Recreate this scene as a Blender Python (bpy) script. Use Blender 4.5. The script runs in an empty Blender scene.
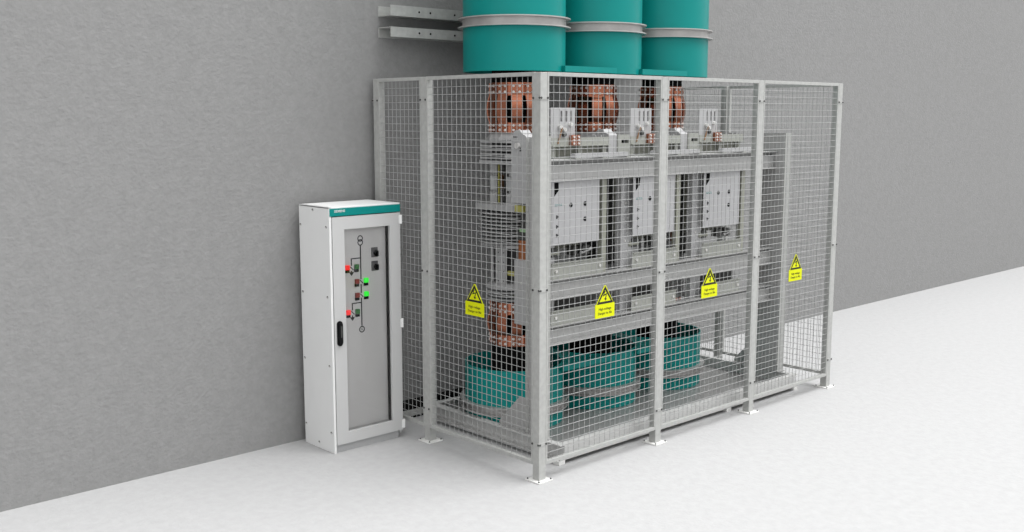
import bpy, bmesh, math, random
from mathutils import Vector, Matrix
random.seed(7)
SC = bpy.context.scene
COL = SC.collection
PI = math.pi

# ------------------------------------------------------------------ materials
TONE = 0.78  # surface albedo level; view exposure below balances it
def mat(name, col, rough=0.5, metal=0.0, noise=0.0, nscale=40.0, bump=0.0, bscale=200.0, spec=None, emit=None, coat=0.0):
    col = tuple(c*TONE for c in col)
    m = bpy.data.materials.new(name); m.use_nodes = True
    nt = m.node_tree; N = nt.nodes; b = N['Principled BSDF']
    b.inputs['Base Color'].default_value = (*col, 1)
    b.inputs['Roughness'].default_value = rough
    b.inputs['Metallic'].default_value = metal
    b.inputs['Specular IOR Level'].default_value = 0.4 if spec is None else spec
    if coat: b.inputs['Coat Weight'].default_value = coat
    if emit:
        b.inputs['Emission Color'].default_value = (*emit[0], 1)
        b.inputs['Emission Strength'].default_value = emit[1]
    tc = N.new('ShaderNodeTexCoord')
    if noise:
        t = N.new('ShaderNodeTexNoise'); t.inputs['Scale'].default_value = nscale
        t.inputs['Detail'].default_value = 4
        nt.links.new(tc.outputs['Object'], t.inputs['Vector'])
        r = N.new('ShaderNodeMapRange')
        r.inputs['From Min'].default_value = 0.3; r.inputs['From Max'].default_value = 0.7
        r.inputs['To Min'].default_value = 1 - noise; r.inputs['To Max'].default_value = 1 + noise
        nt.links.new(t.outputs['Fac'], r.inputs['Value'])
        mx = N.new('ShaderNodeMix'); mx.data_type = 'RGBA'; mx.blend_type = 'MULTIPLY'
        mx.inputs[0].default_value = 1.0
        mx.inputs[6].default_value = (*col, 1)
        nt.links.new(r.outputs['Result'], mx.inputs[7])
        nt.links.new(mx.outputs[2], b.inputs['Base Color'])
    if bump:
        t2 = N.new('ShaderNodeTexNoise'); t2.inputs['Scale'].default_value = bscale
        t2.inputs['Detail'].default_value = 6
        nt.links.new(tc.outputs['Object'], t2.inputs['Vector'])
        bp = N.new('ShaderNodeBump'); bp.inputs['Strength'].default_value = bump
        bp.inputs['Distance'].default_value = 0.01
        nt.links.new(t2.outputs['Fac'], bp.inputs['Height'])
        nt.links.new(bp.outputs['Normal'], b.inputs['Normal'])
    return m

M = {}
M['wall'] = mat('grey_plaster', (0.296, 0.296, 0.294), 0.95, noise=0.055, nscale=24, bump=0.5, bscale=42, spec=0.1)
M['floor'] = mat('pale_concrete', (0.475, 0.475, 0.477), 0.9, noise=0.035, nscale=16, bump=0.28, bscale=38, spec=0.15)
M['zinc'] = mat('galvanized_steel', (0.475, 0.48, 0.465), 0.55, metal=0.15, noise=0.09, nscale=26)
M['zincw'] = mat('galvanized_wire', (0.42, 0.425, 0.42), 0.5, metal=0.15)
M['zincb'] = mat('bright_zinc_plate', (0.82, 0.82, 0.80), 0.5, noise=0.05, nscale=60)
M['beam'] = mat('zinc_beam', (0.44, 0.44, 0.435), 0.5, metal=0.2, noise=0.05, nscale=20)
M['basez'] = mat('base_frame_zinc', (0.58, 0.58, 0.57), 0.5, metal=0.1, noise=0.05, nscale=20)
M['deck'] = mat('deck_steel', (0.34, 0.335, 0.33), 0.35, metal=0.25, noise=0.05, nscale=10)
M['teal'] = mat('teal_paint', (0.004, 0.255, 0.235), 0.38, noise=0.03, nscale=5, spec=0.16)
M['tealdk'] = mat('teal_paint_inside', (0.010, 0.20, 0.19), 0.6)
M['ring'] = mat('brushed_ring_steel', (0.47, 0.46, 0.45), 0.42, metal=0.35, noise=0.08, nscale=14)
M['copper'] = mat('copper', (0.46, 0.175, 0.105), 0.27, metal=0.95, noise=0.06, nscale=20)
M['bolt'] = mat('bolt_steel', (0.78, 0.77, 0.75), 0.35, metal=0.4)
M['black'] = mat('black_plastic', (0.006, 0.006, 0.007), 0.5, spec=0.15)
M['blackmatt'] = mat('black_matt', (0.004, 0.004, 0.004), 0.9, spec=0.1)
M['dark'] = mat('dark_grey_steel', (0.06, 0.06, 0.058), 0.6)
M['alu'] = mat('aluminium_casting', (0.43, 0.43, 0.43), 0.5, metal=0.15, noise=0.04, nscale=30)
M['panel'] = mat('light_grey_panel_paint', (0.47, 0.47, 0.48), 0.5)
M['bracket'] = mat('pale_bracket_paint', (0.45, 0.45, 0.455), 0.5)
M['shelf'] = mat('greenish_grey_zinc', (0.38, 0.388, 0.355), 0.5, metal=0.1, noise=0.05)
M['olive'] = mat('olive_grey_steel', (0.33, 0.335, 0.285), 0.55)
M['cab'] = mat('light_grey_paint_side_lifted', (0.88, 0.885, 0.88), 0.45, noise=0.015, nscale=8)  # same paint as the door, lightened in colour for its weaker side light
M['cabdoor'] = mat('light_grey_paint_door_shaded', (0.60, 0.602, 0.60), 0.45)  # same paint as the body, toned down in colour for stronger front light
M['cabdark'] = mat('cabinet_plinth_paint', (0.46, 0.465, 0.47), 0.5)
M['cabin'] = mat('mimic_plate_paint', (0.78, 0.775, 0.77), 0.5)
M['gasket'] = mat('black_gasket', (0.02, 0.02, 0.02), 0.7)
M['line'] = mat('dark_grey_ink', (0.03, 0.03, 0.032), 0.6)
M['white'] = mat('white_paint', (0.80, 0.80, 0.80), 0.5)
M['yellow'] = mat('warning_yellow', (0.74, 0.78, 0.004), 0.5, spec=0.15)
M['ink'] = mat('black_ink', (0.008, 0.008, 0.004), 0.6)
M['redon'] = mat('red_lamp_lit', (0.55, 0.01, 0.01), 0.35, emit=((1, 0.03, 0.03), 0.55))
M['redoff'] = mat('red_lamp', (0.34, 0.035, 0.025), 0.35)
M['greenon'] = mat('green_lamp_lit', (0.02, 0.5, 0.03), 0.35, emit=((0.04, 1, 0.06), 0.55))
M['greenoff'] = mat('green_lamp', (0.03, 0.22, 0.045), 0.35)
M['ceramic'] = mat('white_ceramic', (0.42, 0.43, 0.43), 0.08)
M['brown'] = mat('brown_insulator', (0.30, 0.17, 0.09), 0.4)
M['orange'] = mat('orange_brown_coil', (0.30, 0.10, 0.03), 0.5)
M['ygreen'] = mat('yellow_green_strap', (0.38, 0.36, 0.10), 0.5)
M['green'] = mat('pale_green_terminal', (0.30, 0.46, 0.27), 0.5)
def glass():
    m = bpy.data.materials.new('clear_pane'); m.use_nodes = True
    nt = m.node_tree; N = nt.nodes; N.remove(N['Principled BSDF'])
    o = N['Material Output']; t = N.new('ShaderNodeBsdfTransparent'); g = N.new('ShaderNodeBsdfGlossy')
    t.inputs[0].default_value = (0.98, 0.98, 0.98, 1); g.inputs['Roughness'].default_value = 0.05
    f = N.new('ShaderNodeFresnel'); f.inputs[0].default_value = 1.3
    x = N.new('ShaderNodeMixShader')
    nt.links.new(f.outputs[0], x.inputs[0]); nt.links.new(t.outputs[0], x.inputs[1]); nt.links.new(g.outputs[0], x.inputs[2])
    nt.links.new(x.outputs[0], o.inputs[0]); return m
M['glass'] = glass()
M['plategrey'] = mat('switch_plate_grey', (0.16, 0.16, 0.165), 0.5)

# ------------------------------------------------------------------ mesh helpers
class B:
    def __init__(s): s.bm = bmesh.new()
    def box(s, x0, x1, y0, y1, z0, z1, bev=0.0):
        mtx = Matrix.Translation(((x0+x1)/2, (y0+y1)/2, (z0+z1)/2)) @ Matrix.Diagonal((abs(x1-x0), abs(y1-y0), abs(z1-z0), 1))
        r = bmesh.ops.create_cube(s.bm, size=1, matrix=mtx)
        if bev:
            es = list({e for v in r['verts'] for e in v.link_edges})
            bmesh.ops.bevel(s.bm, geom=es, offset=bev, segments=2, affect='EDGES', profile=0.5)
        return s
    def cyl(s, a, b, r, seg=16, r2=None, cap=True):
        a, b = Vector(a), Vector(b); d = b - a; L = d.length
        q = d.to_track_quat('Z', 'Y').to_matrix().to_4x4()
        bmesh.ops.create_cone(s.bm, cap_ends=cap, cap_tris=False, segments=seg, radius1=r, radius2=r if r2 is None else r2,
                              depth=L, matrix=Matrix.Translation((a+b)/2) @ q)
        return s
    def lathe(s, prof, seg=64, cx=0, cy=0, closed=False, rot=0.0):
        """prof: list of (r,z); revolved about the vertical through (cx,cy)."""
        rings = []
        for r, z in prof:
            if r < 1e-6: rings.append([s.bm.verts.new((cx, cy, z))])
            else: rings.append([s.bm.verts.new((cx+r*math.cos(2*PI*i/seg+rot), cy+r*math.sin(2*PI*i/seg+rot), z)) for i in range(seg)])
        n = len(rings)
        for k in range(n if closed else n-1):
            A, C = rings[k], rings[(k+1) % n]
            for i in range(seg):
                j = (i+1) % seg
                if len(A) == 1 and len(C) == 1: continue
                if len(A) == 1: s.bm.faces.new((A[0], C[j], C[i]))
                elif len(C) == 1: s.bm.faces.new((A[i], A[j], C[0]))
                else: s.bm.faces.new((A[i], A[j], C[j], C[i]))
        return s
    def prism(s, pts, axis, a, b):
        """polygon pts (u,v) extruded along axis ('x': (y,z), 'y': (x,z), 'z': (x,y)) from a to b"""
        def P(u, v, w): return {'x': (w, u, v), 'y': (u, w, v), 'z': (u, v, w)}[axis]
        A = [s.bm.verts.new(P(u, v, a)) for u, v in pts]; C = [s.bm.verts.new(P(u, v, b)) for u, v in pts]
        n = len(pts)
        s.bm.faces.new(A); s.bm.faces.new(C[::-1])
        for i in range(n):
            j = (i+1) % n; s.bm.faces.new((A[i], C[i], C[j], A[j]))
        return s
    def ringprism(s, outer, inner, axis, a, b):
        """polygon with a hole of the same vertex count"""
        def P(u, v, w): return {'x': (w, u, v), 'y': (u, w, v), 'z': (u, v, w)}[axis]
        V = [[s.bm.verts.new(P(u, v, w)) for u, v in pl] for pl in (outer, inner) for w in (a, b)]
        oa, ob, ia, ib = V; n = len(outer)
        for i in range(n):
            j = (i+1) % n
            s.bm.faces.new((oa[i], oa[j], ia[j], ia[i])); s.bm.faces.new((ob[i], ib[i], ib[j], ob[j]))
            s.bm.faces.new((oa[i], ob[i], ob[j], oa[j])); s.bm.faces.new((ia[i], ia[j], ib[j], ib[i]))
        return s
    def build(s, name, m, parent=None, smooth=False, angle=35):
        bmesh.ops.recalc_face_normals(s.bm, faces=s.bm.faces[:])
        me = bpy.data.meshes.new(name); s.bm.to_mesh(me); s.bm.free()
        me.materials.append(M[m])
        if smooth:
            me.polygons.foreach_set('use_smooth', [True]*len(me.polygons))
            try: me.set_sharp_from_angle(angle=math.radians(angle))
            except Exception: pass
        o = bpy.data.objects.new(name, me); COL.objects.link(o)
        if parent: o.parent = parent
        return o

def tag(o, label=None, cat=None, group=None, kind=None):
    if label: o['label'] = label
    if cat: o['category'] = cat
    if group: o['group'] = group
    if kind: o['kind'] = kind
    elif label: o['kind'] = 'thing'
    return o
def thing(name, label, cat, loc=(0, 0, 0), group=None):
    o = bpy.data.objects.new(name, None); o.empty_display_size = 0.05
    COL.objects.link(o); o.location = loc
    return tag(o, label, cat, group)
KIDS = {}
def dup(root, loc, label, rz=None):
    def cp(o, par):
        c = o.copy(); COL.objects.link(c)
        if par: c.parent = par
        for k in kids.get(o.name, []): cp(k, c)
        return c
    kids = {}
    for o in list(COL.objects):
        if o.parent: kids.setdefault(o.parent.name, []).append(o)
    c = cp(root, None); c.location = loc; c['label'] = label
    if rz is not None: c.rotation_euler = (0, 0, rz)
    return c

def text_bm(s, body, size, place, bold=0.0, depth=0.0006):
    """adds extruded text to B s; place: Matrix taking text xy-plane to the scene"""
    cu = bpy.data.curves.new('t', 'FONT'); cu.body = body; cu.size = size; cu.extrude = depth; cu.offset = bold
    cu.align_x = 'CENTER'; cu.align_y = 'CENTER'; cu.resolution_u = 2
    ob = bpy.data.objects.new('t', cu); COL.objects.link(ob)
    dg = bpy.context.evaluated_depsgraph_get(); me = bpy.data.meshes.new_from_object(ob.evaluated_get(dg))
    me.transform(place); s.bm.from_mesh(me)
    bpy.data.objects.remove(ob); bpy.data.curves.remove(cu); bpy.data.meshes.remove(me)
    return s
def face_y(x, y, z): # text plane facing -y
    return Matrix.Translation((x, y, z)) @ Matrix.Rotation(PI/2, 4, 'X')

# ------------------------------------------------------------------ setting
tag(B().box(-16, 45, -14, 1.81, -0.1, 0).build('floor', 'floor'), kind='structure')
tag(B().box(-16, 45, 1.81, 2.1, -0.1, 7.5).build('wall_back', 'wall'), kind='structure')

# ------------------------------------------------------------------ fence
HF = 2.6; PW = 0.06; CL = (2.443, 1.248, 0.247)
def make_post(name, label, x, y, faces):
    """x,y: outer (left/front) corner of the 60 mm tube; faces: which sides carry the clips"""
    t = thing(name, label, 'fence post', (x, y, 0), 'posts of the mesh fence')
    B().box(0, PW, 0, PW, 0.008, HF-0.002, 0.003).build('post_tube', 'zinc', t)
    p = B().box(-0.034, PW+0.034, -0.034, PW+0.034, 0, 0.009, 0.002).build('base_plate', 'zincb', t)
    for ax in (-0.023, PW+0.023):
        for ay in (-0.023, PW+0.023):
            B().cyl((ax, ay, 0.009), (ax, ay, 0.013), 0.006, 6).cyl((ax, ay, 0.013), (ax, ay, 0.018), 0.0035, 8).build('anchor_bolt', 'dark', p)
    for z in CL:
        for f in faces:
            h = 0.011; w = 0.037
            if f == 'front':
                c = B().box(PW/2-w, PW/2+w, -0.004, 0.0, z-h, z+h, 0.001).build('clip', 'zinc', t)
                for d in (-0.028, 0.028): B().cyl((PW/2+d, -0.004, z), (PW/2+d, -0.008, z), 0.0075, 8).build('bolt', 'dark', c)
            else:
                xx = 0 if f == 'left' else PW; s = -1 if f == 'left' else 1
                c = B().box(xx, xx+s*0.004, PW/2-w, PW/2+w, z-h, z+h, 0.001).build('clip', 'zinc', t)
                for d in (-0.028, 0.028): B().cyl((xx+s*0.004, PW/2+d, z), (xx+s*0.008, PW/2+d, z), 0.0075, 8).build('bolt', 'dark', c)
    return t
XP = (0.0, 1.162, 2.314, 3.461)
Y1, YB = 1.130, 1.697
make_post('fence_post', 'galvanized corner fence post nearest the viewer, where the left and front mesh panels meet', XP[0], 0, ('front', 'left'))
make_post('fence_post', 'galvanized front fence post standing between the first and second warning signs of the front', XP[1], 0, ('front',))
make_post('fence_post', 'galvanized front fence post between the middle and the rightmost warning signs of the front', XP[2], 0, ('front',))
make_post('fence_post', 'galvanized corner fence post at the far right end of the cage front', XP[3], 0, ('front', 'right'))
make_post('fence_post', 'galvanized fence post midway along the left side, just right of the control cabinet', 0, Y1, ('left',))
make_post('fence_post', 'galvanized fence post against the wall, rising behind the control cabinet', 0, YB, ('left',))
make_post('fence_post', 'galvanized fence post midway along the right side, seen through the front mesh', XP[3], Y1, ('right',))
make_post('fence_post', 'galvanized fence post against the wall at the right rear, hidden behind the teal ducts', XP[3], YB, ('right',))

def make_panel(label, a, b, fixed, axis, out):
    """panel between a and b along axis at coordinate fixed (outer face); out = -1 when outer face points to the negative side"""
    L = b - a; s = -out  # inward direction
    t = thing('mesh_fence', label, 'fence', (0, 0, 0), 'mesh panels of the fence')
    t.location = (a, fixed, 0) if axis == 'x' else (fixed, a, 0)
    def bx(bb, u0, u1, w0, w1, z0, z1, bev=0.0):
        w0, w1 = sorted((w0*s, w1*s))
        if axis == 'x': bb.box(u0, u1, w0, w1, z0, z1, bev)
        else: bb.box(w0, w1, u0, u1, z0, z1, bev)
        return bb
    zb, zt = 0.105, HF; e = 0.001
    bx(B(), e, 0.015, 0.0, 0.030, zb, zt, 0.0015).build('stile', 'zinc', t)
    bx(B(), L-0.015, L-e, 0.0, 0.030, zb, zt, 0.0015).build('stile', 'zinc', t)
    bx(B(), 0.015, L-0.015, 0.0, 0.030, zt-0.024, zt, 0.0015).build('rail', 'zinc', t)
    bx(B(), 0.015, L-0.015, 0.0, 0.030, zb, zb+0.024, 0.0015).build('rail', 'zinc', t)
    w = B(); r = 0.0019
    n = round((L-0.03)/0.05); du = (L-0.03)/n
    def P(u, d, z): return (u, d*s, z) if axis == 'x' else (d*s, u, z)
    for i in range(1, n):
        u = 0.015+i*du; w.cyl(P(u, 0.0125, zb+0.02), P(u, 0.0125, zt-0.02), r, 5, cap=False)
    nz = round((zt-zb-0.048)/0.05); dz = (zt-zb-0.048)/nz
    for i in range(1, nz):
        z = zb+0.024+i*dz; w.cyl(P(0.012, 0.0078, z), P(L-0.012, 0.0078, z), r, 5, cap=False)
    w.build('wire_mesh', 'zincw', t, smooth=True, angle=80)
    return t
make_panel('wide wire mesh fence panel at the front left, beside the nearest corner post', XP[0]+PW, XP[1], 0, 'x', -1)
make_panel('wire mesh fence panel in the middle of the three along the front', XP[1]+PW, XP[2], 0, 'x', -1)
make_panel('wire mesh fence panel at the right end of the cage front', XP[2]+PW, XP[3], 0, 'x', -1)
make_panel('wire mesh fence panel on the left side carrying a warning sign, beside the nearest corner', PW, Y1, 0, 'y', -1)
make_panel('narrow wire mesh fence panel on the left side, between cabinet and wall', Y1+PW, YB, 0, 'y', -1)
make_panel('wire mesh fence panel on the right side next to the far front corner', PW, Y1, XP[3]+PW, 'y', 1)
make_panel('narrow wire mesh fence panel at the rear of the right side by the wall', Y1+PW, YB, XP[3]+PW, 'y', 1)

def make_sign(label):
    t = thing('warning_sign', label, 'warning sign', (0, 0, 0), 'yellow high voltage signs on the fence')
    w = 0.095
    B().prism([(-w, 0), (w, 0), (w, 0.092), (0.0845, 0.092), (0.006, 0.2165), (-0.006, 0.2165), (-0.0845, 0.092), (-w, 0.092)], 'y', 0.0012, 0.0052).build('plate', 'yellow', t)
    def tri(k): return [(-0.078*k, 0.142-0.048*k), (0.078*k, 0.142-0.048*k), (0, 0.142+0.068*k)]
    B().ringprism([(-0.080, 0.0935), (0.080, 0.0935), (0, 0.2125)], [(-0.0565, 0.1085), (0.0565, 0.1085), (0, 0.186)], 'y', 0.0004, 0.0014).build('triangle_border', 'ink', t)
    z = B().prism([(-0.0054, 0.1783), (-0.0230, 0.1441), (0.0074, 0.1528), (0.0007, 0.1298), (-0.0088, 0.1309), (0.0047, 0.1125), (0.0169, 0.1278), (0.0081, 0.1288), (0.0182, 0.1640), (-0.0101, 0.1558), (0.0041, 0.1783)], 'y', 0.0004, 0.0014)
    z.build('lightning_arrow', 'ink', t)
    tx = B(); text_bm(tx, 'High voltage', 0.0245, face_y(0, 0.0008, 0.059)); text_bm(tx, 'Danger to life', 0.0245, face_y(0, 0.0008, 0.030))
    tx.build('lettering', 'ink', t)
    return t
sg = make_sign('yellow high voltage triangle sign on the front mesh, nearest to the corner post')
sg.location = (0.609, 0, 1.0)
dup(sg, (1.757, 0, 1.0), 'yellow high voltage triangle sign on the middle front mesh panel')
dup(sg, (2.911, 0, 1.0), 'yellow high voltage triangle sign on the rightmost front mesh panel')
dup(sg, (0, 0.630, 1.0), 'yellow high voltage triangle sign on the left side mesh, facing the cabinet', -PI/2)

# ------------------------------------------------------------------ control cabinet
x0, x1, y0, y1, ch = -0.655, -0.0635, 1.3655, 1.7485, 1.723
ca = thing('control_cabinet', 'tall light grey control cabinet with a teal header and a glazed door, by the wall', 'control cabinet', ((x0+x1)/2, (y0+y1)/2, 0))
W2 = (x1-x0)/2; D2 = (y1-y0)/2
b = B()
b.box(-W2, -W2+0.018, -D2, D2, 0, ch, 0.0025)
b.box(W2-0.012, W2, -D2+0.022, D2, 0.03, ch, 0.0025)
b.box(-W2+0.017, W2-0.011, D2-0.012, D2, 0.03, ch-0.002)
b.box(-W2, W2, -D2, D2, ch-0.012, ch, 0.003)
b.box(-W2+0.017, W2-0.011, -D2+0.03, D2-0.01, 0.05, 0.062)
b.build('body', 'cab', ca)
b = B().box(-W2+0.018, W2-0.03, -D2+0.018, -D2+0.05, 0, 0.058); b.box(W2-0.06, W2-0.012, -D2+0.05, D2-0.02, 0, 0.058); b.box(-W2+0.06, W2-0.06, D2-0.05, D2-0.02, 0, 0.058)
b.build('plinth', 'cabdark', ca)
hd = B().box(-W2+0.004, W2, -D2-0.004, -D2+0.02, 1.660, ch-0.011, 0.001).build('header_strip', 'teal', ca)
text_bm(B(), 'SIEMENS', 0.0235, face_y(-W2+0.083, -D2-0.0046, 1.693), bold=0.0003).build('lettering', 'white', hd)
# screws of the side wall
for yy, zz in ((1.570, 1.689), (1.732, 1.576), (1.406, 1.581), (1.725, 1.101), (1.409, 1.099), (1.724, 0.624), (1.406, 0.616), (1.729, 0.140), (1.403, 0.141), (1.563, 0.040)):
    cy = (y0+y1)/2
    B().cyl((-W2, yy-cy, zz), (-W2-0.003, yy-cy, zz), 0.0062, 12, 0.005).build('screw', 'bolt', ca)
    B().cyl((-W2, yy-cy, zz+0.004), (-W2-0.0012, yy-cy, zz+0.004), 0.0095, 12).build('screw_hole', 'dark', ca)
# door: frame around a window
dz0, dz1 = 0.058, 1.654; dx0, dx1 = -W2+0.0225, W2-0.002
cx = (x0+x1)/2; wx0, wx1, wz0, wz1 = -0.537-cx, -0.155-cx, 0.141, 1.566
dr = B().ringprism([(dx0, dz0), (dx1, dz0), (dx1, dz1), (dx0, dz1)], [(wx0, wz0), (wx1, wz0), (wx1, wz1), (wx0, wz1)], 'y', -D2-0.002, -D2+0.020)
door = dr.build('door', 'cabdoor', ca)
B().box(wx0-.008, wx0+.002, -D2+0.0205, -D2+0.050, wz0-.008, wz1+.008).box(wx1-.002, wx1+.008, -D2+0.0205, -D2+0.050, wz0-.008, wz1+.008).box(wx0+.002, wx1-.002, -D2+0.0205, -D2+0.050, wz1-.002, wz1+.008).build('gasket', 'gasket', door)
B().box(wx0+.003, wx1-.003, -D2+0.0205, -D2+0.050, wz0-.012, wz0-.002).build('sill', 'cabdoor', door)
B().box(wx0-.006, wx1+.006, -D2+0.014, -D2+0.018, wz0-.006, wz1+.006).build('pane', 'glass', door)
# handle: stadium
hx, hz0, hz1, hw = -0.594-cx, 0.762, 0.937, 0.0215
def stad(cx_, za, zb, r, n=10):
    return [(cx_+r*math.cos(a), zb-r+r*math.sin(a)) for a in [PI*i/n for i in range(n+1)]] + [(cx_+r*math.cos(a), za+r+r*math.sin(a)) for a in [PI+PI*i/n for i in range(n+1)]]
hb = B().prism(stad(hx, hz0, hz1, hw), 'y', -D2-0.012, -D2-0.002)
hb.prism(stad(hx, hz0+0.012, hz1-0.010, hw*0.72), 'y', -D2-0.024, -D2-0.0115)
hb.build('handle', 'black', door)
B().prism(stad(hx+0.003, 0.822, 0.905, 0.006), 'y', -D2-0.0255, -D2-0.0238).build('handle_insert', 'dark', door)
for zz in (1.604, 0.853, 0.103):
    B().cyl((W2+0.006, -D2-0.002, zz-0.032), (W2+0.006, -D2-0.002, zz+0.032), 0.009, 12).box(W2-0.012, W2+0.006, -D2-0.006, -D2+0.004, zz-0.03, zz+0.03, 0.001).build('hinge', 'cab', door)
# mimic plate
MY = -D2+0.056
mp = B().box(wx0-0.02, wx1+0.012, MY, MY+0.004, wz0-0.02, wz1+0.01).build('mimic_plate', 'cabin', ca)
def X(x): return x - cx
mx = X(-0.369); ly = MY-0.0012
ln = B(); lw = 0.0046
def vl(x, za, zb): ln.box(x-lw, x+lw, ly, MY, za, zb)
def hl(xa, xb, z): ln.box(xa, xb, ly, MY, z-0.004, z+0.004)
vl(mx, 1.197, 1.441); vl(mx, 1.100, 1.166); vl(mx, 0.866, 1.068)
ex = X(-0.4465)
hl(ex-lw, mx, 1.349); vl(ex, 1.300, 1.349); hl(ex-lw, mx, 1.033); vl(ex, 0.985, 1.033)
for z in (1.246, 0.927):
    ln.prism([(ex-0.021, z+0.010), (ex+0.021, z+0.010), (ex, z-0.018)], 'y', ly, MY); vl(ex, z+0.01, z+0.022)
def ringy(bb, cx_, cz, r, w, n=20):
    o = [(cx_+r*math.cos(2*PI*i/n), cz+r*math.sin(2*PI*i/n)) for i in range(n)]
    i_ = [(cx_+(r-w)*math.cos(2*PI*i/n), cz+(r-w)*math.sin(2*PI*i/n)) for i in range(n)]
    bb.ringprism(o, i_, 'y', ly, MY)
ringy(ln, mx, 1.486, 0.023, 0.0075); ringy(ln, mx, 1.458, 0.023, 0.0075)
ringy(ln, mx, 0.840, 0.024, 0.0075)
text_bm(ln, 'G', 0.026, face_y(mx, ly+0.0006, 0.840))
ln.build('diagram', 'line', mp)
def indicator(x, z):
    d = B().cyl((x, MY-0.006, z), (x, MY, z), 0.0165, 20).build('indicator', 'white', mp)
    B().box(-0.017, 0.017, -0.0012, 0.0, -0.0035, 0.0035).build('pointer', 'line', mp)
    o = COL.objects[-1] if False else bpy.context.scene.collection.objects[-1]
    o.location = (x, MY-0.0060, z); o.rotation_euler = (0, PI/4, 0)
for x, z in ((ex, 1.282), (mx, 1.181), (mx, 1.084), (ex, 0.968)): indicator(x, z)
def button(x, z, on, label):
    s = B().box(x-0.0165, x+0.0165, MY-0.010, MY, z-0.030, z+0.022, 0.0015).build('push_button', 'black', mp)
    return s
def lamp(x, z, m):
    B().box(x-0.0155, x+0.0155, MY-0.018, MY, z-0.011, z+0.022, 0.002).build('indicator_lamp', m, mp)
    B().box(x-0.0165, x+0.0165, MY-0.012, MY, z-0.032, z-0.0115, 0.0015).build('push_button', 'black', mp)
lamp(X(-0.486), 1.286, 'redon'); lamp(X(-0.409), 1.286, 'greenoff')
lamp(X(-0.4075), 1.182, 'redoff'); lamp(X(-0.331), 1.182, 'greenon')
lamp(X(-0.4075), 1.084, 'redoff'); lamp(X(-0.331), 1.085, 'greenon')
lamp(X(-0.486), 0.970, 'redon'); lamp(X(-0.408), 0.968, 'greenoff')
for z in (1.379, 1.282):
    s = B().box(X(-0.252)-0.027, X(-0.252)+0.027, MY-0.006, MY, z-0.035, z+0.035, 0.002).build('rotary_switch', 'plategrey', mp)
    B().cyl((X(-0.248), MY-0.006, z-0.004), (X(-0.248), MY-0.03, z-0.004), 0.0135, 14).box(X(-0.248)-0.006, X(-0.248)+0.006, MY-0.042, MY-0.006, z-0.026, z+0.014, 0.002).build('switch_knob', 'black', mp)

# ------------------------------------------------------------------ teal bus ducts
PX = 0.843; CX = [0.753, 0.753+PX, 0.753+2*PX]; CY = 1.05; R = 0.372
UB, UT = 2.645, 4.6
def ringflange(parent, za, zb, lip=0.036, name='ring_flange'):
    pr = [(R+0.0005, za), (R+lip, za), (R+lip, za+0.008), (R+0.004, za+0.008), (R+0.004, zb-0.008), (R+lip, zb-0.008), (R+lip, zb), (R+0.0005, zb)]
    return B().lathe(pr, 96, closed=True).build(name, 'ring', parent, smooth=True)
def upper_duct(label):
    t = thing('bus_duct', label, 'bus duct', (CX[0], CY, 0), 'vertical teal ducts above the cage')
    B().lathe([(R, UB), (R, UT), (R-0.008, UT), (R-0.008, UB)], 96, closed=True).build('shell', 'teal', t, smooth=True)
    B().lathe([(0, UT), (R, UT), (R, UT+0.01), (0, UT+0.01)], 96).build('unseen_light_cap', 'teal', t)  # out of view; added so the inside of the duct stays dark
    B().lathe([(0, 2.572), (0.165, 2.572), (0.165, UT-0.02), (0, UT-0.02)], 48).build('conductor', 'blackmatt', t, smooth=True)
    B().lathe([(0.165, 2.76), (R-0.009, 2.76), (R-0.009, 2.78), (0.165, 2.78)], 48, closed=True).build('support_disc', 'blackmatt', t)
    ringflange(t, 2.954, 3.023)
    return t
u = upper_duct('teal vertical bus duct above the cage, leftmost of the three and nearest')
dup(u, (CX[1], CY, 0), 'teal vertical bus duct above the cage, middle of the three')
dup(u, (CX[2], CY, 0), 'teal vertical bus duct above the cage, rightmost of the three')
LT = 0.502
def lower_duct(label):
    t = thing('bus_duct', label, 'bus duct', (CX[0], CY, 0), 'short open teal ducts on the base frame')
    B().lathe([(R, 0.056), (R, LT), (R-0.008, LT), (R-0.008, 0.056)], 96, closed=True).build('shell', 'teal', t, smooth=True)
    B().lathe([(0, 0.06), (0.176, 0.06), (0.176, 0.642), (0, 0.642)], 48).build('conductor', 'blackmatt', t, smooth=True)
    B().lathe([(0.176, 0.058), (R-0.009, 0.058), (R-0.009, 0.1), (0.176, 0.1)], 48, closed=True).build('bottom_disc', 'blackmatt', t)
    ringflange(t, 0.168, 0.232, 0.04)
    return t
l = lower_duct('short teal duct with open top, nearest, seen left of the corner post')
dup(l, (CX[1], CY, 0), 'short teal duct with open top in the base frame, middle one, behind the front mesh')
dup(l, (CX[2], CY, 0), 'short teal duct with open top in the base frame, rightmost of the three')
def duct_link(k, za, zb, label):
    xm = (CX[k]+CX[k+1])/2; h = 0.275; yf = CY-R-0.006; yr = CY+R+0.006
    # outline follows both duct walls so that the box only fills the gap
    n = 14
    def arc(cxk, sgn):
        d = h - 0; out = []
        dx = abs(xm - sgn*h - cxk)
        a0 = math.acos(min(1, (dx)/R))
        return a0
    rr = R+0.001
    dxl = (xm-h)-CX[k]; a = math.acos(dxl/rr)
    left = [(CX[k]+rr*math.cos(-a+2*a*i/n)-xm, rr*math.sin(-a+2*a*i/n)) for i in range(n+1)]
    right = [(-px, -py) for px, py in left]
    pts = [(-h, -R-0.006)] + left + [(-h, R+0.006), (h, R+0.006)] + right + [(h, -R-0.006)]
    t = thing('duct_link', label, 'duct link', (xm, CY, za), 'teal boxes joining neighbouring ducts')
    B().prism(pts, 'z', 0, zb-za).build('link_box', 'teal', t)
duct_link(0, UB-0.0, UB+0.042, 'thin teal link plate joining the left and middle ducts above the fence top')
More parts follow.
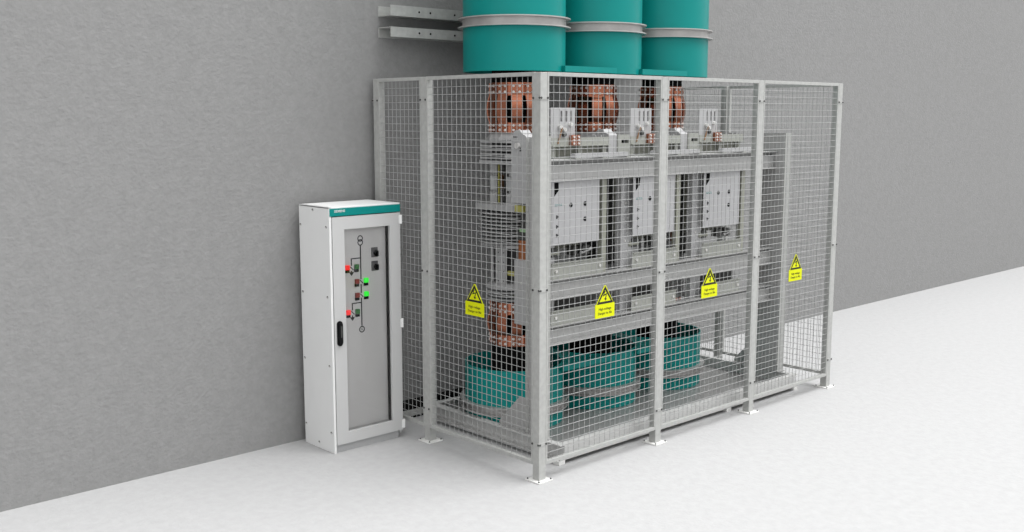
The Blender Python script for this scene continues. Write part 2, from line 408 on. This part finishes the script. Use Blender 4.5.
duct_link(1, UB-0.0, UB+0.042, 'thin teal link plate joining the middle and right ducts above the fence top')
duct_link(0, LT-0.048, LT, 'thin teal link plate joining the near and middle low ducts')
duct_link(1, LT-0.048, LT, 'thin teal link plate joining the middle and right low ducts')

# ------------------------------------------------------------------ copper flexible connectors
BOLT = None
def connector(label, zs, group):
    """zs: bottom collar z0,z1 ; top collar z0,z1"""
    t = thing('flexible_connector', label, 'copper connector', (CX[0], CY, 0), group)
    n = 11; rc = 0.176; a0, a1, c0, c1 = zs; off = math.radians(3.5)
    bm_b = B().cyl((0, 0, 0), (0.009, 0, 0), 0.0095, 6).cyl((0.009, 0, 0), (0.014, 0, 0), 0.0055, 8)
    first = None
    for za, zb in ((a0, a1), (c0, c1)):
        pr = [(rc-0.012, za), (rc, za), (rc, zb), (rc-0.012, zb)]
        c = B().lathe(pr, n*2, closed=True, rot=off-PI/n/2).build('collar', 'copper', t)
        for i in range(n):
            a = 2*PI*i/n + off
            for du in (-0.021, 0.021):
                for dzf in (0.27, 0.73):
                    aa = a + du/rc
                    if first is None:
                        o = bm_b.build('bolt', 'bolt', c, smooth=True); first = o
                    else:
                        o = first.copy(); COL.objects.link(o); o.parent = c
                    o.location = ((rc-0.001+0.0045)*math.cos(aa), (rc+0.0035)*math.sin(aa), za+(zb-za)*dzf); o.rotation_euler = (0, 0, aa)
    B().cyl((0, 0, a0-0.001), (0, 0, c1+0.0015), 0.135, 32).build('gap_shade_core', 'blackmatt', t, smooth=True)  # added black filler; its colour stands for the shade between the straps
    # straps: bulging laminated bands, bolted over both collars
    w = 0.039; prof = []
    za, zb = a0+0.004, c1-0.004; th = 0.012
    m = 18
    def rad(z):
        if z < a1: return rc+0.002
        if z > c0: return rc+0.002
        f = (z-a1)/(c0-a1); return rc+0.002+0.019*math.sin(PI*f)**0.8
    zsamp = [za, a1-0.004] + [a1+(c0-a1)*i/m for i in range(m+1)] + [c0+0.004, zb]
    s0 = None
    for i in range(n):
        a = 2*PI*i/n+off
        if s0 is None:
            bb = B()
            pts = [(rad(z)+0.002, z) for z in zsamp] + [(rad(z)-th*0.4, z) for z in zsamp[::-1]]
            bb.prism(pts, 'y', -w, w)
            s0 = bb.build('strap', 'copper', t, smooth=True, angle=25); o = s0
        else:
            o = s0.copy(); COL.objects.link(o); o.parent = t
        o.rotation_euler = (0, 0, a)
    return t
GU = 'copper flexible connectors under the upper ducts'; GL = 'copper flexible connectors above the low ducts'
cu = connector('upper copper strap connector of the nearest pole, left of the corner post', (2.212, 2.285, 2.478, 2.570), GU)
dup(cu, (CX[1], CY, 0), 'upper copper strap connector of the middle pole, seen through the front mesh')
dup(cu, (CX[2], CY, 0), 'upper copper strap connector of the rightmost pole, beside the second front post')
cl = connector('lower copper strap connector of the nearest pole, above the left low duct', (0.640, 0.725, 0.880, 0.968), GL)
dup(cl, (CX[1], CY, 0), 'lower copper strap connector of the middle pole, behind the cross beams')
dup(cl, (CX[2], CY, 0), 'lower copper strap connector of the rightmost pole, behind the cross beams')

# ------------------------------------------------------------------ breaker poles
def disc(z, r, th, sq=0.0, seg=32):
    return B().lathe([(0, z-th/2), (r-0.004, z-th/2), (r, z-th/4), (r, z+th/4), (r-0.004, z+th/2), (0, z+th/2)], seg)
def rrect(hx, hy, c):
    return [(-hx+c, -hy), (hx-c, -hy), (hx, -hy+c), (hx, hy-c), (hx-c, hy), (-hx+c, hy), (-hx, hy-c), (-hx, -hy+c)]
def pole(label):
    t = thing('breaker_pole', label, 'breaker pole', (CX[0], CY, 0), 'breaker poles between the copper connectors')
    B().lathe([(0, 2.160), (0.205, 2.160), (0.205, 2.172), (0.165, 2.211), (0, 2.211)], 12, rot=0.26).build('top_terminal', 'alu', t)
    for i in range(5):
        z = 2.030+i*0.029
        B().prism(rrect(0.205, 0.205, 0.06), 'z', z-0.006, z+0.006).build('cooling_fin', 'alu', t)
    B().prism(rrect(0.14, 0.14, 0.05), 'z', 2.0, 2.162).build('fin_gap_shade_core', 'dark', t)  # dark colour stands for the shade between the upper fins
    B().prism(rrect(0.21, 0.21, 0.06), 'z', 1.988, 2.012).build('mounting_plate', 'alu', t)
    p0 = None
    for dx, dy in ((-0.115, -0.09), (0.0, -0.15), (0.115, -0.09), (0.115, 0.09), (0.0, 0.15), (-0.115, 0.09)):
        v = B().cyl((dx, dy, 1.92), (dx, dy, 1.989), 0.036, 14).cyl((dx, dy, 1.696), (dx, dy, 1.775), 0.036, 14).cyl((dx, dy, 1.77), (dx, dy, 1.925), 0.016, 10).build('interrupter', 'alu', t, smooth=True)
        B().lathe([(0.017, 1.79), (0.033, 1.795), (0.033, 1.895), (0.017, 1.90)], 14, dx, dy).build('insulator', 'brown' if dx >= 0 else 'ceramic', v, smooth=True)
    for dx, dy in ((-0.06, -0.15), (-0.15, 0.0), (0.06, -0.15)):
        B().box(dx-0.007, dx+0.007, dy-0.004, dy+0.004, 1.70, 1.985).build('earth_strap', 'ygreen', t)
    B().cyl((0, 0, 1.69), (0, 0, 1.99), 0.075, 20).build('gap_shade_core', 'dark', t, smooth=True)  # dark filler added for the shaded gaps between the interrupters
    B().prism(rrect(0.235, 0.235, 0.07), 'z', 1.655, 1.697).build('mounting_plate', 'alu', t)
    for i in range(9):
        z = 1.418+i*0.0265
        disc(z, 0.268 if i % 2 == 0 else 0.255, 0.009, seg=40).build('cooling_fin', 'alu', t, smooth=True)
    B().cyl((0, 0, 1.40), (0, 0, 1.66), 0.19, 24).build('fin_gap_shade_core', 'dark', t, smooth=True)  # dark colour stands for the shade between these fins
    B().prism(rrect(0.205, 0.205, 0.06), 'z', 1.382, 1.405).build('mounting_plate', 'alu', t)
    for i in range(6):
        a = 2*PI*i/6+math.radians(12)
        s = B().box(0.15, 0.168, -0.042, 0.042, 1.085, 1.385, 0.002)
        s.bm.normal_update()
        o = s.build('side_bar', 'alu', t); o.rotation_euler = (0, 0, a)
        for zz in (1.13, 1.20, 1.27, 1.34):
            for yy in (-0.024, 0.024):
                h = B().cyl((0.168, yy, zz), (0.1695, yy, zz), 0.005, 8).build('screw', 'dark', o)
    B().cyl((0, 0, 1.08), (0, 0, 1.39), 0.10, 20).build('gap_shade_core', 'dark', t, smooth=True)  # dark filler for the shaded interior behind the side bars
    B().lathe([(0, 1.068), (0.212, 1.068), (0.212, 1.082), (0.18, 1.11), (0, 1.11)], 24).build('bottom_terminal', 'alu', t)
    for i in range(3): disc(0.992+i*0.027, 0.212, 0.011).build('cooling_fin', 'alu', t, smooth=True)
    B().cyl((0, 0, 0.966), (0, 0, 1.07), 0.165, 20).build('fin_gap_shade_core', 'dark', t, smooth=True)  # dark colour stands for the shade between the bottom fins
    return t
po = pole('nearest breaker pole with stacked grey cooling fins, seen through the left mesh')
dup(po, (CX[1], CY, 0), 'middle breaker pole with stacked grey cooling fins, behind the middle drive box')
dup(po, (CX[2], CY, 0), 'rightmost breaker pole with stacked grey cooling fins, behind the right drive box')

# ------------------------------------------------------------------ support steelwork
FY0 = 0.36  # front of the cross beams
def cross_beam(label, za, zb, deep=False):
    t = thing('cross_beam', label, 'steel beam', (1.762, FY0, za), 'steel channels across the cage front')
    h = zb-za; L = 1.376; D = 0.078; t_ = 0.012
    B().box(-L, L, 0, D, h-0.006, h).box(-L, L, D-0.005, D, 0.0, h-0.006).box(-L, L, 0, D-0.005, 0, t_).build('channel', 'beam', t)
    B().box(-L+0.001, L-0.001, 0.036, 0.041, t_, h-0.036).build('web', 'beam', t)
    B().box(-L, -L+0.005, 0.001, D-0.005, t_, h-0.006).build('end_plate', 'beam', t)
    if deep: B().box(-L, L, 0.0785, 0.20, h-0.006, h).build('top_plate', 'beam', t)
    return t
cross_beam('upper galvanized channel beam running above the three white drive panels', 1.893, 2.037, True)
cross_beam('galvanized channel beam below the drive boxes, upper of the two lower ones', 1.082, 1.2205)
cross_beam('lowest galvanized channel beam, just above the low teal ducts', 0.766, 0.8975)

def column(label, outer, s, dd, yr=0.24):
    """outer: x of the outer face; s=+1 when the inside lies at +x"""
    t = thing('end_column', label, 'steel column', (outer, 0.29, 0.14), 'end columns of the steel frame')
    d = dd*s; zt = 2.05
    B().box(*sorted((d, d-0.008*s)), 0.004, yr-0.004, 0, zt).build('web', 'beam', t)
    B().box(*sorted((0, d)), -0.004, 0.004, 0, zt).build('flange', 'zinc', t)
    B().box(*sorted((0, d)), yr-0.004, yr+0.004, 0, zt).build('flange', 'zinc', t)
    B().prism([(yr+0.004, 0), (0.49, 0), (0.49, 0.03), (0.28, 0.245), (yr+0.004, 0.245)], 'x', *sorted((0.015*s, 0.025*s))).build('gusset', 'beam', t)
    B().box(*sorted((0, (dd+0.002)*s)), -0.02, 0.48, -0.0005, 0.008).build('foot_plate', 'beam', t)
    return t
column('left end column of the steel frame, just behind the nearest fence corner', 0.345, 1, 0.034, 0.20)
column('right end column of the steel frame, behind the rightmost front mesh panel', 3.23, -1, 0.091)

bf = thing('base_frame', 'low galvanized channel base frame carrying the breaker and low ducts', 'base frame', (1.79, 0.86, 0))
bx0, bx1, by0, by1, bz0, bz1 = -1.412, 1.38, -0.725, 0.70, 0.03, 0.139
B().prism([(bx0-0.05, bz0), (bx0, bz0), (bx0, bz1), (bx0-0.05, bz1), (bx0-0.05, bz1-0.008), (bx0-0.008, bz1-0.008), (bx0-0.008, bz0+0.008), (bx0-0.05, bz0+0.008)], 'y', by0, by1).build('side_channel', 'basez', bf)
B().prism([(bx1+0.05, bz0), (bx1, bz0), (bx1, bz1), (bx1+0.05, bz1), (bx1+0.05, bz1-0.008), (bx1+0.008, bz1-0.008), (bx1+0.008, bz0+0.008), (bx1+0.05, bz0+0.008)], 'y', by0, by1).build('side_channel', 'basez', bf)
for ys, sgn in ((by0, 1), (by1, -1)):
    p = [(0, bz0), (0.05*sgn, bz0), (0.05*sgn, bz0+0.008), (0.008*sgn, bz0+0.008), (0.008*sgn, bz1-0.008), (0.05*sgn, bz1-0.008), (0.05*sgn, bz1), (0, bz1)]
    B().prism([(ys+a, z) for a, z in p], 'x', bx0, bx1).build('cross_channel', 'basez', bf)
B().box(bx0, bx1, by0+0.008, by1-0.008, 0.046, 0.054).build('deck_plate', 'deck', bf)
for ax in (bx0-0.03, -0.45, 0.45, bx1+0.03):
    for ay in (by0+0.03, by1-0.03):
        B().box(ax-0.03, ax+0.03, ay-0.03, ay+0.03, 0, 0.03, 0.002).build('foot', 'zincb', bf)

# ------------------------------------------------------------------ drive boxes, posts, trays, switches (one set per pole)
C0 = CX[0]
def support_post(label, x, first=[None]):
    if first[0]: return dup(first[0], (x, 0.4435, 0.80), label)
    t = thing('support_post', label, 'support post', (x, 0.4435, 0.80), 'upright posts left of the drive boxes')
    B().box(0, 0.125, 0, 0.008, 0, 1.13).box(0, 0.008, 0.008, 0.056, 0, 1.13).box(0.117, 0.125, 0.008, 0.056, 0, 1.13).build('channel', 'bracket', t)
    for z in (0.1, 0.62, 0.9): B().cyl((0.045, 0, z), (0.045, -0.006, z), 0.009, 6).build('bolt', 'bolt', t)
    first[0] = t; return t
support_post('grey upright post behind the nearest fence corner, left of the near drive box', CX[0]-0.305)
support_post('grey upright post left of the middle white drive panel', CX[1]-0.338)
support_post('grey upright post left of the rightmost white drive panel', CX[2]-0.338)

def drive_box(label):
    t = thing('drive_box', label, 'drive box', (C0, 0.385, 1.455), 'white fronted drive boxes')
    xa, xb = -0.272, 0.207; hz = 0.436
    # housing, open below at the front
    bb = B().box(xa+0.016, xa+0.024, 0.066, 0.205, 0.0, hz-0.004).box(xb-0.012, xb-0.004, 0.066, 0.205, 0.0, hz-0.004)
    bb.box(xa+0.024, xb-0.012, 0.197, 0.205, -0.06, hz-0.004).box(xa+0.024, xb-0.012, 0.006, 0.197, hz-0.012, hz-0.004)
    bb.build('housing', 'olive', t)
    fp = B().box(xa, xb, 0, 0.006, 0.0, hz, 0.0015).build('front_panel', 'panel', t)
    for px, pz in PORTS: B().cyl((px, 0.0, pz), (px, -0.0025, pz), 0.0165, 14).build('port', 'black', fp)
    B().prism([(-0.245, hz-0.006), (-0.196, hz-0.006), (-0.205, hz-0.062), (-0.245, hz-0.100)], 'y', -0.0015, 0.0).build('slot', 'blackmatt', fp)
    tx = B(); text_bm(tx, 'SIEMENS', 0.019, face_y(-0.205, -0.0008, 0.275)); tx.build('lettering', 'teal', fp)
    for z in (0.195, 0.128, 0.068):
        B().box(-0.226, -0.214, -0.0016, 0, z-0.012, z+0.012).box(-0.214, -0.204, -0.0016, 0, z-0.004, z+0.006).build('marking', 'line', fp)
    # mechanism seen in the gap underneath
    for x, z, w in ((-0.19, -0.055, 0.03), (0.02, -0.06, 0.02), (0.13, -0.062, 0.035)):
        B().box(x-w, x+w, 0.05, 0.12, z-0.035, z+0.03, 0.004).build('damper', 'dark', t)
    B().cyl((-0.25, 0.07, -0.065), (-0.14, 0.07, -0.065), 0.022, 12).build('spring', 'olive', t, smooth=True)
    B().cyl((0.08, 0.06, -0.085), (0.19, 0.06, -0.06), 0.012, 10).build('link_rod', 'alu', t, smooth=True)
    return t
PORTS = [(-0.083, 0.270), (0.060, 0.272), (0.060, 0.165)]
db = drive_box('white front panel drive box nearest the corner post, first of three under the upper beam')
dup(db, (CX[1], 0.385, 1.455), 'white front panel drive box in the middle, partly behind the second front post')
dup(db, (CX[2], 0.385, 1.455), 'white front panel drive box at the right, fully visible through the middle mesh')

def guide_bar(label):
    t = tag(B().box(0.252, 0.300, 0, 0.04, 0, 0.672, 0.002).build('guide_bar', 'olive'), label, 'guide bar', 'olive grey bars right of the drive boxes')
    return t
g = guide_bar('olive grey upright bar right of the nearest drive panel'); g.location = (C0, 0.40, 1.2205)
for k, lb in ((1, 'olive grey upright bar right of the middle drive panel'), (2, 'olive grey upright bar right of the rightmost drive panel')):
    o = g.copy(); COL.objects.link(o); o.location = (CX[k], 0.40, 1.2205); o['label'] = lb

def tray(label, z, h, grp, back=0):
    t = thing('tray', label, 'bracket tray', (C0, 0.385, z), grp)
    B().box(-0.27, 0.25, 0.0, 0.005, 0, h).box(-0.27, 0.25, 0.005, 0.058, 0.0, 0.005).box(-0.27, 0.25, -0.012, 0.0, h-0.005, h).build('bracket', 'shelf', t)
    if back: B().box(-0.27, 0.31, 0.118, 0.124, 0.0, back).box(-0.27, 0.25, 0.058, 0.118, 0.0, 0.005).build('gap_shade_plate', 'dark', t)  # dark sheet added for the shade in the gap between the beams
    for x in (-0.225, 0.215):
        B().cyl((x, 0, h*0.5), (x, -0.008, h*0.5), 0.012, 6).build('bolt', 'bolt', t)
    return t
GT = 'grey trays under the drive boxes'; GS = 'grey plates between the two lower beams'
tr = tray('grey bracket tray beneath the nearest drive panel, resting on the middle beam', 1.2205, 0.112, GT)
dup(tr, (CX[1], 0.385, 1.2205), 'grey bracket tray beneath the middle drive panel, resting on the middle beam')
dup(tr, (CX[2], 0.385, 1.2205), 'grey bracket tray beneath the rightmost drive panel, resting on the middle beam')
tr2 = tray('grey bracket plate between the two lower beams, left of the first front sign', 0.8975, 0.105, GS, 0.175)
dup(tr2, (CX[1], 0.385, 0.8975), 'grey bracket plate between the two lower beams, behind the second front post')
dup(tr2, (CX[2], 0.385, 0.8975), 'grey bracket plate between the two lower beams, right of the second front sign')

def earthing_switch(label):
    t = thing('earthing_switch', label, 'switch', (C0, 0.60, 2.118), 'slotted switches above the upper beam')
    # carrier shelf (angle) resting on feet above the beam
    B().box(-0.06, 0.54, 0, 0.006, 0, 0.062).box(-0.06, 0.54, -0.018, 0.0, 0, 0.006).box(-0.06, 0.54, 0.006, 0.06, 0, 0.006).build('shelf', 'shelf', t)
    for x in (-0.03, 0.24, 0.5):
        B().box(x-0.02, x+0.02, -0.232, 0.03, -0.0805, -0.0735).box(x-0.02, x+0.02, 0.01, 0.018, -0.0735, 0.0).build('foot', 'shelf', t)
    # slotted plate
    sl = [(-0.06, -0.0175+0.05), (0.0, 0)]
    xs = [-0.06, 0.034, 0.052, 0.085, 0.103, 0.132, 0.150, 0.182]
    bb = B()
    for a, c in ((0, 1), (2, 3), (4, 5), (6, 7)): bb.box(xs[a], xs[c], 0.0065, 0.020, 0.175, 0.250)
    bb.box(xs[0], xs[7], 0.0065, 0.020, 0.0065, 0.175).box(xs[0], xs[7], 0.0065, 0.020, 0.250, 0.272)
    bb.build('slotted_plate', 'bracket', t)
    B().box(-0.05, 0.50, -0.222, -0.180, -0.0735, -0.042, 0.001).build('base_bar', 'bracket', t)
    B().box(-0.06, 0.54, 0.052, 0.058, -0.0735, 0.0).build('shade_backing', 'olive', t)  # added plate that keeps the band below the shelf in shade
    B().cyl((0.0, -0.004, 0.02), (0.035, -0.012, 0.135), 0.006, 8).build('linkage_rod', 'brown', t, smooth=True)
    for x, z in ((0.018, 0.14), (0.06, 0.118), (0.125, 0.155)):
        B().cyl((x, 0.006, z), (x, -0.018, z), 0.014, 12).build('pivot', 'bolt', t, smooth=True)
    B().cyl((0.062, 0.006, 0.085), (0.062, -0.014, 0.085), 0.016, 12).build('pivot', 'dark', t, smooth=True)
    c = B().box(0.118, 0.205, -0.025, 0.0, 0.0062, 0.080, 0.002).build('copper_contact', 'copper', t)
    for x in (0.137, 0.186):
        for z in (0.02, 0.043, 0.066): B().cyl((x, -0.025, z), (x, -0.033, z), 0.009, 6).build('bolt', 'bolt', c)
    # clamp block with a dark opening, left of the shelf
    B().ringprism([(-0.205, -0.075), (-0.065, -0.075), (-0.065, 0.075), (-0.205, 0.075)], [(-0.165, 0.012), (-0.085, 0.012), (-0.085, 0.040), (-0.165, 0.040)], 'y', 0.0, 0.05).build('clamp_block', 'shelf', t)
    B().box(-0.17, -0.08, 0.0505, 0.06, 0.0, 0.05).build('clamp_back', 'blackmatt', t)
    # right bracket
    B().box(0.40, 0.41, 0.01, 0.06, 0.0065, 0.075).box(0.46, 0.47, 0.01, 0.06, 0.0065, 0.075).build('lug', 'bracket', t)
    return t
es = earthing_switch('slotted pale switch on a shelf above the upper beam, beside the nearest corner post')
dup(es, (CX[1], 0.60, 2.118), 'slotted pale switch on a shelf above the upper beam, left of the second front post')
dup(es, (CX[2], 0.60, 2.118), 'slotted pale switch on a shelf above the upper beam, rightmost of the three')

def side_bracket(label):
    t = thing('side_housing', label, 'housing', (C0-0.25, 0.611, 1.73), 'pale housings with a knob beside the poles')
    w = 0.045
    B().prism([(0, 0), (0.15, 0), (0.15, 0.435), (0.135, 0.455), (0.132, 0.485), (0.105, 0.505), (0.062, 0.505), (0.04, 0.48), (0.012, 0.472), (0, 0.46)], 'x', -w, w).build('housing', 'bracket', t)
    B().cyl((-w, 0.078, 0.398), (-w-0.02, 0.078, 0.398), 0.021, 16).build('knob', 'bolt', t, smooth=True)
    B().box(-w-0.0035, -w, 0.096, 0.112, 0.378, 0.412).build('marking', 'line', t); B().box(-w-0.0035, -w, 0.05, 0.062, 0.36, 0.385).build('marking', 'line', t)
    B().box(-w-0.002, -w, 0.086, 0.128, 0.455, 0.461).build('slot', 'blackmatt', t)
    B().box(-w+0.01, w-0.01, 0.15, 0.23, 0.30, 0.33).build('arm', 'alu', t)
    return t
sb = side_bracket('pale grey housing with a round knob, beside the nearest pole, left of corner post')
dup(sb, (CX[1]-0.25, 0.611, 1.73), 'pale grey housing above the upper beam, before the middle copper connector')
dup(sb, (CX[2]-0.25, 0.611, 1.73), 'pale grey housing above the upper beam, before the rightmost copper connector')

def aux_box(label):
    t = thing('auxiliary_box', label, 'auxiliary box', (C0-0.25, 0.611, 0.87), 'pale boxes with a coil on top')
    B().box(-0.045, 0.045, 0, 0.12, 0, 0.46, 0.003).build('housing', 'bracket', t)
    B().cyl((0, 0.06, 0.461), (0, 0.06, 0.60), 0.044, 20).build('coil', 'orange', t, smooth=True)
    B().box(-0.045, 0.045, -0.111, 0.0, 0.02, 0.05).build('arm', 'bracket', t)
    B().box(-0.03, 0.03, 0.02, 0.1, 0.601, 0.66).build('terminal_block', 'dark', t)
    B().box(-0.05, -0.03, 0.0, 0.06, 0.662, 0.682).build('clip', 'green', t)
    B().box(-0.05, 0.03, 0.02, 0.11, 0.80, 0.845).build('cap', 'ygreen', t)
    B().box(-0.02, 0.02, 0.04, 0.08, 0.66, 0.858).build('stem', 'dark', t)
    B().box(-0.046, -0.02, 0.12, 0.19, 0.34, 0.37).build('lug', 'ygreen', t)
    B().cyl((-0.045, 0.04, 0.30), (-0.052, 0.04, 0.30), 0.008, 8).build('screw', 'bolt', t)
    return t
ab = aux_box('pale box with an orange coil on top, beside the nearest pole')
ab2 = dup(ab, (CX[1]-0.25, 0.611, 0.87), 'pale box with an orange coil on top, behind the middle drive box')
ab3 = dup(ab, (CX[2]-0.25, 0.611, 0.87), 'pale box with an orange coil on top, behind the rightmost drive box')
for par in (ab2, ab3): B().box(-0.075, 0.05, -0.012, -0.002, 0.36, 1.04).build('shade_sheet', 'dark', par)  # added dark sheet hiding the coil; its colour stands for a shaded gap

# ------------------------------------------------------------------ wall rails and cable channel
def wall_rail(label, za, zb, up):
    t = thing('mounting_rail', label, 'mounting rail', (0.095, 1.655, za), 'channel rails on the wall behind the ducts')
    h = zb-za; L = 3.0; d = 0.155; th = 0.006
    if up: pts = [(0, 0), (d, 0), (d, h), (d-th, h), (d-th, th), (th, th), (th, h), (0, h)]
    else: pts = [(0, 0), (th, 0), (th, h-th), (d-th, h-th), (d-th, 0), (d, 0), (d, h), (0, h)]
    B().prism(pts, 'x', 0, L).build('channel', 'zinc', t)
    for x in (0.26, 0.365, 0.60, 1.1, 1.2, 1.9, 2.0):
        B().cyl((x, 0.0, h/2), (x, -0.0015, h/2), 0.008, 10).build('bolt_hole', 'blackmatt', t)
    return t
wall_rail('upper grey channel rail on the wall left of the teal ducts', 3.052, 3.128, True)
wall_rail('lower grey channel rail on the wall left of the teal ducts', 2.902, 2.974, False)
cd = thing('cable_channel', 'low black slotted cable channel along the foot of the wall behind the fence', 'cable channel', (0.03, 1.70, 0))
B().box(0, 3.3, 0.03, 0.109, 0.012, 0.118).build('trough', 'blackmatt', cd)
B().box(0, 3.3, 0.0, 0.03, 0.018, 0.060).build('lip', 'zinc', cd)
B().box(0, 3.3, 0.005, 0.105, 0, 0.018).build('gap_shade_strip', 'blackmatt', cd)  # black colour stands for the shadow gap under the lip

# ------------------------------------------------------------------ light
w = bpy.data.worlds.new('studio_sky'); SC.world = w; w.use_nodes = True
nt = w.node_tree; bg = nt.nodes['Background']; bg.inputs[1].default_value = 1.0
tcw = nt.nodes.new('ShaderNodeTexCoord'); sx = nt.nodes.new('ShaderNodeSeparateXYZ'); mr = nt.nodes.new('ShaderNodeMapRange')
nt.links.new(tcw.outputs['Generated'], sx.inputs[0]); nt.links.new(sx.outputs['Z'], mr.inputs['Value'])
mr.inputs['From Min'].default_value = 0.0; mr.inputs['From Max'].default_value = 0.9
mr.inputs['To Min'].default_value = 0.84; mr.inputs['To Max'].default_value = 1.55
nt.links.new(mr.outputs[0], bg.inputs[0])
l = bpy.data.lights.new('sun', 'SUN'); l.energy = 2.9; l.angle = math.radians(50)
o = bpy.data.objects.new('sun', l); COL.objects.link(o); o.location = (3, -3, 9)
o.rotation_euler = Vector((-0.40, 0.30, -1.0)).to_track_quat('-Z', 'Y').to_euler()

# ------------------------------------------------------------------ camera
cam = bpy.data.cameras.new('camera'); co = bpy.data.objects.new('camera', cam); COL.objects.link(co)
co.location = (-4.4779, -4.6046, 2.3392); co.rotation_euler = (PI/2-0.1442, 0.0, -0.7444)
cam.sensor_width = 36; cam.lens = 36*1040.23/1024; cam.clip_end = 200
SC.camera = co
SC.view_settings.view_transform = 'Standard'; SC.view_settings.look = 'None'
SC.view_settings.gamma = 1; SC.view_settings.exposure = 0.36; SC.view_settings.use_curve_mapping = False
